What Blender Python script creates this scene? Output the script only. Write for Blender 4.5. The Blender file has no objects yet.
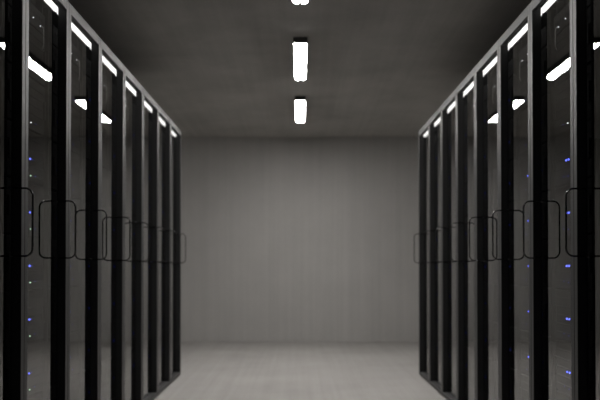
import bpy, bmesh, math
from mathutils import Vector, Matrix

S = bpy.context.scene
C = S.collection

# ------------------------------------------------------------------ camera
F_PX = 850.0                 # focal length in pixels of the 600 x 400 frame
HORIZON = 268.0              # pixel row of the horizon
EYE = 0.935
cam_d = bpy.data.cameras.new('camera')
cam_d.sensor_width = 36.0
cam_d.lens = 36.0 * F_PX / 600.0
TILT = math.radians(0.9)      # the lens looks slightly up
cam_d.shift_y = (HORIZON - 200.0 - F_PX * math.tan(TILT)) / 600.0
cam_d.clip_start = 0.05
cam_d.dof.use_dof = True
cam_d.dof.focus_distance = 3.3
cam_d.dof.aperture_fstop = 3.0
cam = bpy.data.objects.new('camera', cam_d)
cam.location = (0, 0, EYE)
cam.rotation_euler = (math.pi / 2 + TILT, 0, 0)
C.objects.link(cam)
S.camera = cam

# ------------------------------------------------------------------ world, exposure
w = bpy.data.worlds.new('world')
S.world = w
w.use_nodes = True
w.node_tree.nodes['Background'].inputs[0].default_value = (0, 0, 0, 1)
w.node_tree.nodes['Background'].inputs[1].default_value = 0.0
vs = S.view_settings
vs.view_transform = 'Standard'
vs.look = 'None'
vs.gamma = 1.0
vs.use_curve_mapping = False
vs.exposure = -0.12

TUBE_POWER = 110.0             # emission of the ceiling tubes
STRIP_POWER = 6.0            # emission of the strip lamps behind the top of the rack doors

# ------------------------------------------------------------------ materials
def mat(name):
    m = bpy.data.materials.new(name)
    m.use_nodes = True
    nt = m.node_tree
    nt.nodes.clear()
    out = nt.nodes.new('ShaderNodeOutputMaterial')
    return m, nt, out

def N(nt, kind, **kw):
    n = nt.nodes.new(kind)
    for k, v in kw.items():
        setattr(n, k, v)
    return n

def simple(name, col, rough=0.5, metal=0.0, spec=0.5, noise=0.0, nscale=40.0, bump=0.0):
    m, nt, out = mat(name)
    p = N(nt, 'ShaderNodeBsdfPrincipled')
    p.inputs['Base Color'].default_value = (*col, 1)
    p.inputs['Roughness'].default_value = rough
    p.inputs['Metallic'].default_value = metal
    p.inputs['Specular IOR Level'].default_value = spec
    if noise or bump:
        tc = N(nt, 'ShaderNodeTexCoord')
        nz = N(nt, 'ShaderNodeTexNoise')
        nz.inputs['Scale'].default_value = nscale
        nz.inputs['Detail'].default_value = 4
        nt.links.new(tc.outputs['Object'], nz.inputs['Vector'])
        if noise:
            mr = N(nt, 'ShaderNodeMapRange')
            mr.inputs['To Min'].default_value = max(0.0, rough - noise)
            mr.inputs['To Max'].default_value = min(1.0, rough + noise)
            nt.links.new(nz.outputs['Fac'], mr.inputs['Value'])
            nt.links.new(mr.outputs['Result'], p.inputs['Roughness'])
        if bump:
            b = N(nt, 'ShaderNodeBump')
            b.inputs['Strength'].default_value = bump
            b.inputs['Distance'].default_value = 0.001
            nt.links.new(nz.outputs['Fac'], b.inputs['Height'])
            nt.links.new(b.outputs['Normal'], p.inputs['Normal'])
    nt.links.new(p.outputs[0], out.inputs[0])
    return m

def emit(name, col, strength):
    m, nt, out = mat(name)
    e = N(nt, 'ShaderNodeEmission')
    e.inputs[0].default_value = (*col, 1)
    e.inputs[1].default_value = strength
    nt.links.new(e.outputs[0], out.inputs[0])
    return m

def concrete(name, dark, light, streak_axis, rough, streak=0.5, bump=0.15):
    """cast concrete: blotches, fine grain and shutter-board streaks along one axis"""
    m, nt, out = mat(name)
    L = nt.links.new
    tc = N(nt, 'ShaderNodeTexCoord')
    p = N(nt, 'ShaderNodeBsdfPrincipled')
    p.inputs['Specular IOR Level'].default_value = 0.12

    blot = N(nt, 'ShaderNodeTexNoise')
    blot.inputs['Scale'].default_value = 1.3
    blot.inputs['Detail'].default_value = 6
    blot.inputs['Roughness'].default_value = 0.6
    L(tc.outputs['Object'], blot.inputs['Vector'])

    mp = N(nt, 'ShaderNodeMapping')
    sc = [16.0, 16.0, 16.0]
    sc[streak_axis] = 0.25
    mp.inputs['Scale'].default_value = sc
    L(tc.outputs['Object'], mp.inputs['Vector'])
    strk = N(nt, 'ShaderNodeTexNoise')
    strk.inputs['Scale'].default_value = 1.0
    strk.inputs['Detail'].default_value = 5
    strk.inputs['Roughness'].default_value = 0.65
    L(mp.outputs[0], strk.inputs['Vector'])

    grain = N(nt, 'ShaderNodeTexNoise')
    grain.inputs['Scale'].default_value = 90
    grain.inputs['Detail'].default_value = 3
    L(tc.outputs['Object'], grain.inputs['Vector'])

    mx = N(nt, 'ShaderNodeMix')
    mx.inputs[0].default_value = streak
    L(blot.outputs['Fac'], mx.inputs[2])
    L(strk.outputs['Fac'], mx.inputs[3])
    mx2 = N(nt, 'ShaderNodeMix')
    mx2.inputs[0].default_value = 0.18
    L(mx.outputs[0], mx2.inputs[2])
    L(grain.outputs['Fac'], mx2.inputs[3])
    cr = N(nt, 'ShaderNodeValToRGB')
    cr.color_ramp.elements[0].position = 0.30
    cr.color_ramp.elements[0].color = (*dark, 1)
    cr.color_ramp.elements[1].position = 0.70
    cr.color_ramp.elements[1].color = (*light, 1)
    L(mx2.outputs[0], cr.inputs[0])
    L(cr.outputs[0], p.inputs['Base Color'])
    p.inputs['Roughness'].default_value = rough
    b = N(nt, 'ShaderNodeBump')
    b.inputs['Strength'].default_value = bump
    b.inputs['Distance'].default_value = 0.004
    L(mx2.outputs[0], b.inputs['Height'])
    L(b.outputs['Normal'], p.inputs['Normal'])
    L(p.outputs[0], out.inputs[0])
    return m

def smoked_glass(name):
    """flat smoked pane: Fresnel reflection of both faces on the side one looks at, tinted see-through behind"""
    m, nt, out = mat(name)
    L = nt.links.new
    fr = N(nt, 'ShaderNodeFresnel')
    fr.inputs['IOR'].default_value = 1.5
    # front face R plus the rear face seen through the tint: R * (1 + 0.44 * (1 - R)^2)
    om = N(nt, 'ShaderNodeMath', operation='SUBTRACT'); om.inputs[0].default_value = 1.0
    sq = N(nt, 'ShaderNodeMath', operation='POWER'); sq.inputs[1].default_value = 2.0
    ma = N(nt, 'ShaderNodeMath', operation='MULTIPLY_ADD'); ma.inputs[1].default_value = 0.44; ma.inputs[2].default_value = 1.0
    div = N(nt, 'ShaderNodeMath', operation='MULTIPLY')
    L(fr.outputs[0], om.inputs[1]); L(om.outputs[0], sq.inputs[0]); L(sq.outputs[0], ma.inputs[0])
    L(fr.outputs[0], div.inputs[0]); L(ma.outputs[0], div.inputs[1])
    geo = N(nt, 'ShaderNodeNewGeometry')
    inv = N(nt, 'ShaderNodeMath', operation='SUBTRACT'); inv.inputs[0].default_value = 1.0
    L(geo.outputs['Backfacing'], inv.inputs[1])
    fac = N(nt, 'ShaderNodeMath', operation='MULTIPLY')
    L(div.outputs[0], fac.inputs[0]); L(inv.outputs[0], fac.inputs[1])
    tr = N(nt, 'ShaderNodeBsdfTransparent')
    tr.inputs[0].default_value = (0.66, 0.66, 0.66, 1)
    gl = N(nt, 'ShaderNodeBsdfGlossy')
    gl.inputs['Color'].default_value = (1, 1, 1, 1)
    gl.inputs['Roughness'].default_value = 0.0
    mx = N(nt, 'ShaderNodeMixShader')
    L(fac.outputs[0], mx.inputs[0]); L(tr.outputs[0], mx.inputs[1]); L(gl.outputs[0], mx.inputs[2])
    L(mx.outputs[0], out.inputs[0])
    return m

M_WALL = concrete('wall_concrete', (0.37, 0.361, 0.347), (0.48, 0.471, 0.455), 2, 0.8, 0.5)
M_FLOOR = concrete('floor_concrete', (0.28, 0.27, 0.257), (0.39, 0.378, 0.362), 1, 0.85, 0.45, 0.08)
M_CEIL = concrete('ceiling_concrete', (0.34, 0.33, 0.31), (0.54, 0.525, 0.50), 1, 0.85, 0.3)
M_FRAME = simple('frame_grey', (0.036, 0.036, 0.036), 0.5, 0.0, 0.5, 0.04, 120.0)
M_FIN = simple('frame_black', (0.009, 0.009, 0.009), 0.6, 0.0, 0.3)
M_SHELL = simple('shell_paint', (0.004, 0.004, 0.004), 0.8, 0.0, 0.1, 0.05, 60.0)
M_PLINTH = simple('plinth_paint', (0.01, 0.01, 0.01), 0.7)
M_SERVER = simple('server_plastic', (0.003, 0.003, 0.0032), 0.8, 0.0, 0.08, 0.05, 80.0)
M_BEZEL = simple('bezel_mesh', (0.003, 0.003, 0.003), 0.8, 0.0, 0.08, 0.05, 400.0, 0.3)
M_LATCH = simple('latch_metal', (0.005, 0.005, 0.005), 0.7, 0.0, 0.1)
M_HANDLE = simple('handle_black_chrome', (0.13, 0.13, 0.13), 0.25, 1.0, 0.5)
M_CABLE = simple('cable_white_rubber', (0.75, 0.75, 0.73), 0.5)
M_GLASS = smoked_glass('smoked_glass')
M_TUBE = emit('tube_light', (1.0, 0.972, 0.945), TUBE_POWER)
M_STRIP = emit('strip_light', (1.0, 0.985, 0.96), STRIP_POWER)
M_BODY = simple('fixture_black', (0.012, 0.012, 0.012), 0.5)
M_CAP = simple('tube_socket', (0.03, 0.03, 0.03), 0.5)
M_BLUE = emit('led_blue', (0.10, 0.14, 1.0), 8.0)
M_DIM = emit('led_blue_dim', (0.08, 0.12, 1.0), 1.2)
M_GREEN = emit('led_green_white', (0.6, 1.0, 0.65), 4.0)
M_WHITE = emit('led_white', (0.95, 0.97, 1.0), 4.0)

# ------------------------------------------------------------------ mesh helpers
def box(bm, x0, x1, y0, y1, z0, z1):
    vs_ = [bm.verts.new((x, y, z)) for x in (x0, x1) for y in (y0, y1) for z in (z0, z1)]
    for f in ((0, 1, 3, 2), (4, 6, 7, 5), (0, 4, 5, 1), (2, 3, 7, 6), (0, 2, 6, 4), (1, 5, 7, 3)):
        bm.faces.new([vs_[i] for i in f])

def bevel(bm, off, seg=1):
    bmesh.ops.bevel(bm, geom=list(bm.edges), offset=off, segments=seg, affect='EDGES', profile=0.5)

def mesh(name, bm, material, smooth=False):
    bmesh.ops.recalc_face_normals(bm, faces=list(bm.faces))
    me = bpy.data.meshes.new(name)
    bm.to_mesh(me)
    bm.free()
    me.materials.append(material)
    if smooth:
        for p in me.polygons:
            p.use_smooth = True
    return me

def boxmesh(name, dims, material, bv=0.0, seg=1):
    bm = bmesh.new()
    box(bm, *dims)
    if bv:
        bevel(bm, bv, seg)
    return mesh(name, bm, material)

def tube(bm, pts, r, n=10, cap=True):
    """swept round bar through pts"""
    pts = [Vector(p) for p in pts]
    rings = []
    up = None
    for i, p in enumerate(pts):
        if i == 0:
            t = pts[1] - pts[0]
        elif i == len(pts) - 1:
            t = pts[-1] - pts[-2]
        else:
            t = (pts[i + 1] - p).normalized() + (p - pts[i - 1]).normalized()
        t.normalize()
        if up is None:
            up = t.orthogonal().normalized()
        up = (up - t * up.dot(t)).normalized()
        s = t.cross(up)
        rings.append([bm.verts.new(p + r * (math.cos(2 * math.pi * k / n) * up + math.sin(2 * math.pi * k / n) * s)) for k in range(n)])
    for a, b in zip(rings, rings[1:]):
        for k in range(n):
            bm.faces.new((a[k], a[(k + 1) % n], b[(k + 1) % n], b[k]))
    if cap:
        bm.faces.new(rings[0][::-1])
        bm.faces.new(rings[-1])

def capsule(bm, a, b, r, n=16, m=5):
    """round lamp tube with domed ends from a to b (along y)"""
    ax, ay, az = a
    by = b[1]
    prof = []
    for i in range(1, m + 1):
        t = math.pi / 2 * i / m
        prof.append((ay + r - r * math.cos(t), r * math.sin(t)))
    for i in range(m, 0, -1):
        t = math.pi / 2 * i / m
        prof.append((by - r + r * math.cos(t), r * math.sin(t)))
    rings = [[bm.verts.new((ax + q * math.cos(2 * math.pi * k / n), y, az + q * math.sin(2 * math.pi * k / n))) for k in range(n)] for y, q in prof]
    for A, B in zip(rings, rings[1:]):
        for k in range(n):
            bm.faces.new((A[k], A[(k + 1) % n], B[(k + 1) % n], B[k]))
    v0 = bm.verts.new((ax, ay, az)); v1 = bm.verts.new((ax, by, az))
    for k in range(n):
        bm.faces.new((v0, rings[0][(k + 1) % n], rings[0][k]))
        bm.faces.new((v1, rings[-1][k], rings[-1][(k + 1) % n]))

def link(name, me, parent=None, loc=(0, 0, 0)):
    o = bpy.data.objects.new(name, me)
    o.location = loc
    C.objects.link(o)
    if parent:
        o.parent = parent
    return o

def thing(name, label, cat, loc, rz=0.0, group=None):
    o = bpy.data.objects.new(name, None)
    o.empty_display_size = 0.1
    o.location = loc
    o.rotation_euler = (0, 0, rz)
    o['label'] = label
    o['category'] = cat
    if group:
        o['group'] = group
    C.objects.link(o)
    return o

# ------------------------------------------------------------------ the room
Y_BACK = 10.84        # far concrete wall
Y_FRONT = -5.0       # wall behind the camera
X_SIDE = 2.35
H_CEIL = EYE + 1.673

def setting(name, dims, material, label):
    o = link(name, boxmesh(name, dims, material))
    o['kind'] = 'structure'
    o['label'] = label
    o['category'] = name.split('_')[0]
    return o

setting('floor', (-X_SIDE, X_SIDE, Y_FRONT, Y_BACK, -0.15, 0.0), M_FLOOR, 'smooth pale concrete floor between the two rows of racks')
setting('ceiling', (-X_SIDE, X_SIDE, Y_FRONT, Y_BACK, H_CEIL, H_CEIL + 0.15), M_CEIL, 'bare grey concrete ceiling carrying the tube lights')
setting('wall_back', (-X_SIDE, X_SIDE, Y_BACK, Y_BACK + 0.15, 0.0, H_CEIL), M_WALL, 'streaked grey concrete wall at the end of the aisle')
setting('wall_left', (-X_SIDE - 0.15, -X_SIDE, Y_FRONT, Y_BACK, 0.0, H_CEIL), M_WALL, 'grey concrete wall behind the left row of racks')
setting('wall_right', (X_SIDE, X_SIDE + 0.15, Y_FRONT, Y_BACK, 0.0, H_CEIL), M_WALL, 'grey concrete wall behind the right row of racks')
setting('wall_front', (-X_SIDE, X_SIDE, Y_FRONT - 0.15, Y_FRONT, 0.0, H_CEIL), M_WALL, 'grey concrete wall behind the viewer')

# ------------------------------------------------------------------ ceiling lights
LEN = 1.18
def light_meshes():
    d = {}
    bm = bmesh.new()                         # black channel screwed to the ceiling
    box(bm, -0.050, 0.050, 0.0, LEN, -0.009, 0.0)
    box(bm, -0.051, -0.047, 0.0, LEN, -0.053, 0.0)  # side lips, added to keep the tubes' light off the ceiling
    box(bm, 0.047, 0.051, 0.0, LEN, -0.053, 0.0)
    bevel(bm, 0.001)
    d['housing'] = mesh('housing', bm, M_BODY)
    bm = bmesh.new()                         # end plate with the lamp sockets
    box(bm, -0.051, 0.051, 0.0, 0.010, -0.046, 0.0)
    bevel(bm, 0.003)
    d['end_plate'] = mesh('end_plate', bm, M_CAP)
    bm = bmesh.new()
    capsule(bm, (0, 0.010, 0), (0, LEN - 0.010, 0), 0.0222, 20, 6)
    d['tube'] = mesh('lamp_tube', bm, M_TUBE, True)
    return d

LM = light_meshes()
def ceiling_light(y, label):
    t = thing('ceiling_light', label, 'light', (0.003, y, H_CEIL), 0, 'twin tube lights along the ceiling')
    link('housing', LM['housing'], t)
    link('end_plate', LM['end_plate'], t)
    o = link('end_plate', LM['end_plate'], t, (0, LEN - 0.010, 0))
    for s in (-1, 1):
        link('lamp_tube', LM['tube'], t, (s * 0.0235, 0, -0.036))
    return t

ceiling_light(4.02, 'twin tube ceiling light nearest the viewer, cut off by the top of the picture')
ceiling_light(6.13, 'middle twin tube ceiling light, whole, between two others')
ceiling_light(8.24, 'twin tube ceiling light farthest away, in front of the concrete wall')

# ------------------------------------------------------------------ racks
# built facing +x with the aisle-side face at x = 0, going back to x = -DEPTH; y runs 0..W
PITCH = 0.600
W = 0.598
DEPTH = 1.00
TOP = EYE + 1.193
HALF = 1.035         # half the aisle width
POST = 0.038
REC = 0.0335         # the pane lies this far behind the front of the frame
RAIL_LO0, RAIL_LO1 = 0.012, 0.036
HEAD0 = EYE + 1.148

def rack_meshes(far_handle):
    """far_handle: True when the handle side of the door lies at y = W"""
    d = {}
    # welded front frame of the door
    bm = bmesh.new()
    box(bm, -0.040, 0.0, 0.0, POST, RAIL_LO0, TOP)
    bevel(bm, 0.0025, 2)
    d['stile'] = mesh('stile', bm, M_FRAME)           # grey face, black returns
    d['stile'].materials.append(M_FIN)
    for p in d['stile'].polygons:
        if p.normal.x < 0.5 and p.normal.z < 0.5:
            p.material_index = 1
    bm = bmesh.new()
    # L-shaped section: front lip and a higher shelf over the pane
    sec = [(-0.0005, HEAD0), (-0.0005, TOP), (-0.040, TOP), (-0.040, TOP - 0.018), (-0.016, TOP - 0.018), (-0.016, HEAD0)]
    ra = [bm.verts.new((x, POST - 0.001, z)) for x, z in sec]
    rb = [bm.verts.new((x, W - POST + 0.001, z)) for x, z in sec]
    for i in range(6):
        bm.faces.new((ra[i], ra[(i + 1) % 6], rb[(i + 1) % 6], rb[i]))
    bm.faces.new(ra[::-1]); bm.faces.new(rb)
    bevel(bm, 0.0015, 2)
    d['top_rail'] = mesh('top_rail', bm, M_FRAME)
    bm = bmesh.new()
    box(bm, -0.040, -0.0005, POST - 0.001, W - POST + 0.001, RAIL_LO0, RAIL_LO1)
    bevel(bm, 0.002, 2)
    d['bottom_rail'] = mesh('bottom_rail', bm, M_FRAME)
    d['glass'] = boxmesh('glass_pane', (-REC - 0.004, -REC, POST - 0.001, W - POST + 0.001, RAIL_LO1 - 0.001, TOP - 0.0175), M_GLASS)
    # strip lamp right behind the top of the pane
    bm = bmesh.new()
    capsule(bm, (-0.0510, 0.016, EYE + 1.152), (0, W - 0.015, 0), 0.0120, 16, 4)
    d['strip'] = mesh('strip_light', bm, M_STRIP, True)
    # bar handle standing off the pane: arms along x, grip along z
    bm = bmesh.new()
    yh = (W - POST - 0.014) if far_handle else (POST + 0.014)
    z0, z1 = EYE + 0.0440, EYE + 0.2955
    out_, r = 0.046, 0.028
    pts = [(-REC - 0.0005, yh, z0)]
    for i in range(7):
        t = math.pi / 2 * i / 6
        pts.append((out_ - r + r * math.sin(t), yh, z0 + r - r * math.cos(t)))
    for i in range(7):
        t = math.pi / 2 * i / 6
        pts.append((out_ - r + r * math.cos(t), yh, z1 - r + r * math.sin(t)))
    pts.append((-REC - 0.0005, yh, z1))
    tube(bm, pts, 0.0037, 12)
    d['handle'] = mesh('handle', bm, M_HANDLE, True)
    bm = bmesh.new()
    tube(bm, [(-REC - 0.0002, yh, z0), (-REC + 0.004, yh, z0)], 0.008, 14)
    d['rosette'] = mesh('rosette', bm, M_HANDLE)
    # carcass
    d['side'] = boxmesh('side_panel', (-DEPTH, -0.16, 0.001, 0.013, 0.03, TOP - 0.012), M_SHELL, 0.002)
    d['end'] = boxmesh('side_panel', (-DEPTH, -0.040, 0.001, 0.013, 0.03, TOP - 0.012), M_SHELL, 0.002)
    d['top'] = boxmesh('top_panel', (-DEPTH, -0.040, 0.0, W, TOP - 0.012, TOP - 0.002), M_SHELL, 0.003)
    d['bottom'] = boxmesh('bottom_panel', (-DEPTH, -0.040, 0.0, W, 0.012, 0.034), M_SHELL, 0.003)
    d['rear'] = boxmesh('rear_panel', (-DEPTH, -DEPTH + 0.012, 0.013, W - 0.013, 0.04, TOP - 0.012), M_SHELL, 0.002)
    d['plinth'] = boxmesh('plinth', (-DEPTH + 0.03, -0.014, 0.004, W - 0.004, 0.0, 0.0125), M_PLINTH)
    # mounting rail with a row of square holes' worth of notches, blanking panel under the servers
    d['mount'] = boxmesh('mounting_rail', (-0.135, -0.105, 0.040, 0.054, 0.040, TOP - 0.012), M_SHELL, 0.001)
    bm = bmesh.new()
    box(bm, -0.104, -0.100, 0.055, W - 0.055, 0.040, 0.170)
    for k in range(6):
        box(bm, -0.101, -0.096, 0.09, W - 0.09, 0.053 + 0.018 * k, 0.062 + 0.018 * k)
    d['blank'] = mesh('vent_panel', bm, M_SHELL)
    return d

U5 = 0.22225
BW = 0.240           # half width of a server face

def server_meshes(sgn):
    """sgn: +1 when rack-local +y points away from the viewer"""
    d = {}
    d['body'] = boxmesh('body', (-0.70, -0.012, -0.22, 0.22, 0.002, U5 - 0.003), M_SERVER, 0.002)
    bm = bmesh.new()
    box(bm, -0.014, 0.0, -BW, BW, 0.003, U5 - 0.004)
    bevel(bm, 0.004, 2)
    d['bezel'] = mesh('bezel', bm, M_BEZEL)
    d['slat'] = boxmesh('grille_bar', (-0.001, 0.003, -BW + 0.03, BW - 0.03, -0.004, 0.004), M_SERVER, 0.001)
    d['latch'] = boxmesh('latch', (-0.001, 0.008, -0.008, 0.008, -0.04, 0.04), M_LATCH, 0.002)
    def led(nm, r, material):
        bm = bmesh.new()
        bmesh.ops.create_uvsphere(bm, u_segments=8, v_segments=5, radius=r)
        return mesh(nm, bm, material, True)
    d['blue'] = led('indicator_light', 0.0042, M_BLUE)
    d['dim'] = led('indicator_light', 0.0024, M_DIM)
    d['green'] = led('indicator_light', 0.0030, M_GREEN)
    d['white'] = led('indicator_light', 0.0030, M_WHITE)
    d['panel'] = boxmesh('panel', (-0.35, 0.0, -BW, BW, 0.0, 0.088), M_SERVER, 0.002)
    d['port'] = boxmesh('port', (-0.001, 0.002, -0.007, 0.007, -0.006, 0.006), M_LATCH)
    bm = bmesh.new()
    tube(bm, [(0.004, 0, 0), (0.014, 0, -0.004), (0.018, 0, -0.02), (0.018, 0, -0.085), (0.012, 0, -0.10)], 0.002, 6)
    d['cable'] = mesh('patch_cable', bm, M_CABLE, True)
    return d

RM = {True: rack_meshes(True), False: rack_meshes(False)}
SM = server_meshes(1)
ORD = ['nearest the viewer', 'second from the viewer', 'third from the viewer', 'fourth from the viewer', 'fifth from the viewer', 'sixth from the viewer', 'seventh from the viewer', 'farthest from the viewer']
UNIT = ['lowest', 'second from bottom', 'third from bottom', 'fourth from bottom', 'fourth from top', 'third from top', 'second from top', 'topmost']
SIDE = {-1: 'left', 1: 'right'}

def build_rack(side, j):
    y0 = 2.596 + j * PITCH + (0.016 if side > 0 else 0.0)      # near edge of the rack
    far = side < 0                                             # left rack: local +y = away from viewer
    m = RM[far]
    loc = (side * HALF, y0 if far else y0 + W, 0)
    rz = 0.0 if far else math.pi
    nm = SIDE[side]
    extra = {0: ', cut by the picture edge', 7: ', before the end wall'}.get(j, '')
    t = thing('server_rack', 'black server rack, glass door, %s row, %s%s' % (nm, ORD[j], extra), 'server rack', loc, rz, 'server racks in two facing rows')
    door = bpy.data.objects.new('door', m['top_rail'])         # the door: rails and stiles, pane and handle below it
    C.objects.link(door); door.parent = t
    link('bottom_rail', m['bottom_rail'], door)
    link('stile', m['stile'], door)
    link('stile', m['stile'], door, (0, W - POST, 0))
    g = link('glass_pane', m['glass'], door); g['label'] = 'smoked glass pane mirroring the aisle'
    h = link('handle', m['handle'], door); h['label'] = 'black bar handle'
    link('handle_mount', m['rosette'], door)
    link('handle_mount', m['rosette'], door, (0, 0, 0.2515))
    s = link('strip_light', m['strip'], t); s['label'] = 'lit white strip lamp behind the top of the glass'
    near_end, far_end = (j == 0, j == 7) if far else (j == 7, j == 0)
    link('side_panel', m['end' if near_end else 'side'], t)          # closed panels at the ends of a row
    link('side_panel', m['end' if far_end else 'side'], t, (0, W - 0.014, 0))
    link('top_panel', m['top'], t)
    link('bottom_panel', m['bottom'], t)
    link('rear_panel', m['rear'], t)
    link('plinth', m['plinth'], t)
    link('mounting_rail', m['mount'], t)
    link('mounting_rail', m['mount'], t, (0, W - 0.094, 0))
    link('vent_panel', m['blank'], t)
    # servers
    sg = 1 if far else -1                                      # +1: local y away from viewer
    xf = side * (HALF + 0.090)
    yc = y0 + W / 2
    zb0 = EYE + 0.132 - 4 * U5
    for k in range(8):
        q = thing('server', 'black server, %s light, %s, %s row rack %s' % ('blue' if k < 6 else 'white', UNIT[k], nm, ORD[j]), 'server',
                  (xf, yc, zb0 + k * U5), rz, 'servers behind the glass doors')
        link('body', SM['body'], q)
        b = link('bezel', SM['bezel'], q)
        for i in range(5):
            link('grille_bar', SM['slat'], b, (0, 0, 0.035 + 0.037 * i))
        link('latch', SM['latch'], q, (0, BW - 0.016, U5 / 2))
        link('latch', SM['latch'], q, (0, -BW + 0.016, U5 / 2))
        if k < 6:
            c = link('indicator_light', SM['blue'], q, (0.004, sg * 0.030, 0.099)); c['label'] = 'blue indicator light'
            c = link('indicator_light', SM['blue' if side > 0 else 'dim'], q, (0.004, sg * 0.062, 0.099))
        c = link('indicator_light', SM['dim'], q, (0.004, -sg * 0.170, 0.099))
        c = link('indicator_light', SM['white' if k > 5 else 'green' if side < 0 else 'dim'], q, (0.004, sg * 0.038, 0.030))
        c = link('indicator_light', SM['dim'], q, (0.004, sg * 0.10, 0.034))
    q = thing('patch_panel', 'black patch panel above the servers, %s row rack %s' % (nm, ORD[j]), 'patch panel',
              (xf, yc, zb0 + 8 * U5 + 0.002), rz, 'patch panels at the top of the racks')
    link('panel', SM['panel'], q)
    for i in range(12):
        link('port', SM['port'], q, (0, -0.2 + 0.036 * i, 0.055))
    link('indicator_light', SM['white'], q, (0.004, sg * 0.062, 0.030))
    link('indicator_light', SM['white'], q, (0.004, sg * 0.16, 0.022))
    c = link('patch_cable', SM['cable'], q, (0, sg * 0.16, 0.022))

for side in (-1, 1):
    for j in range(8):
        build_rack(side, j)
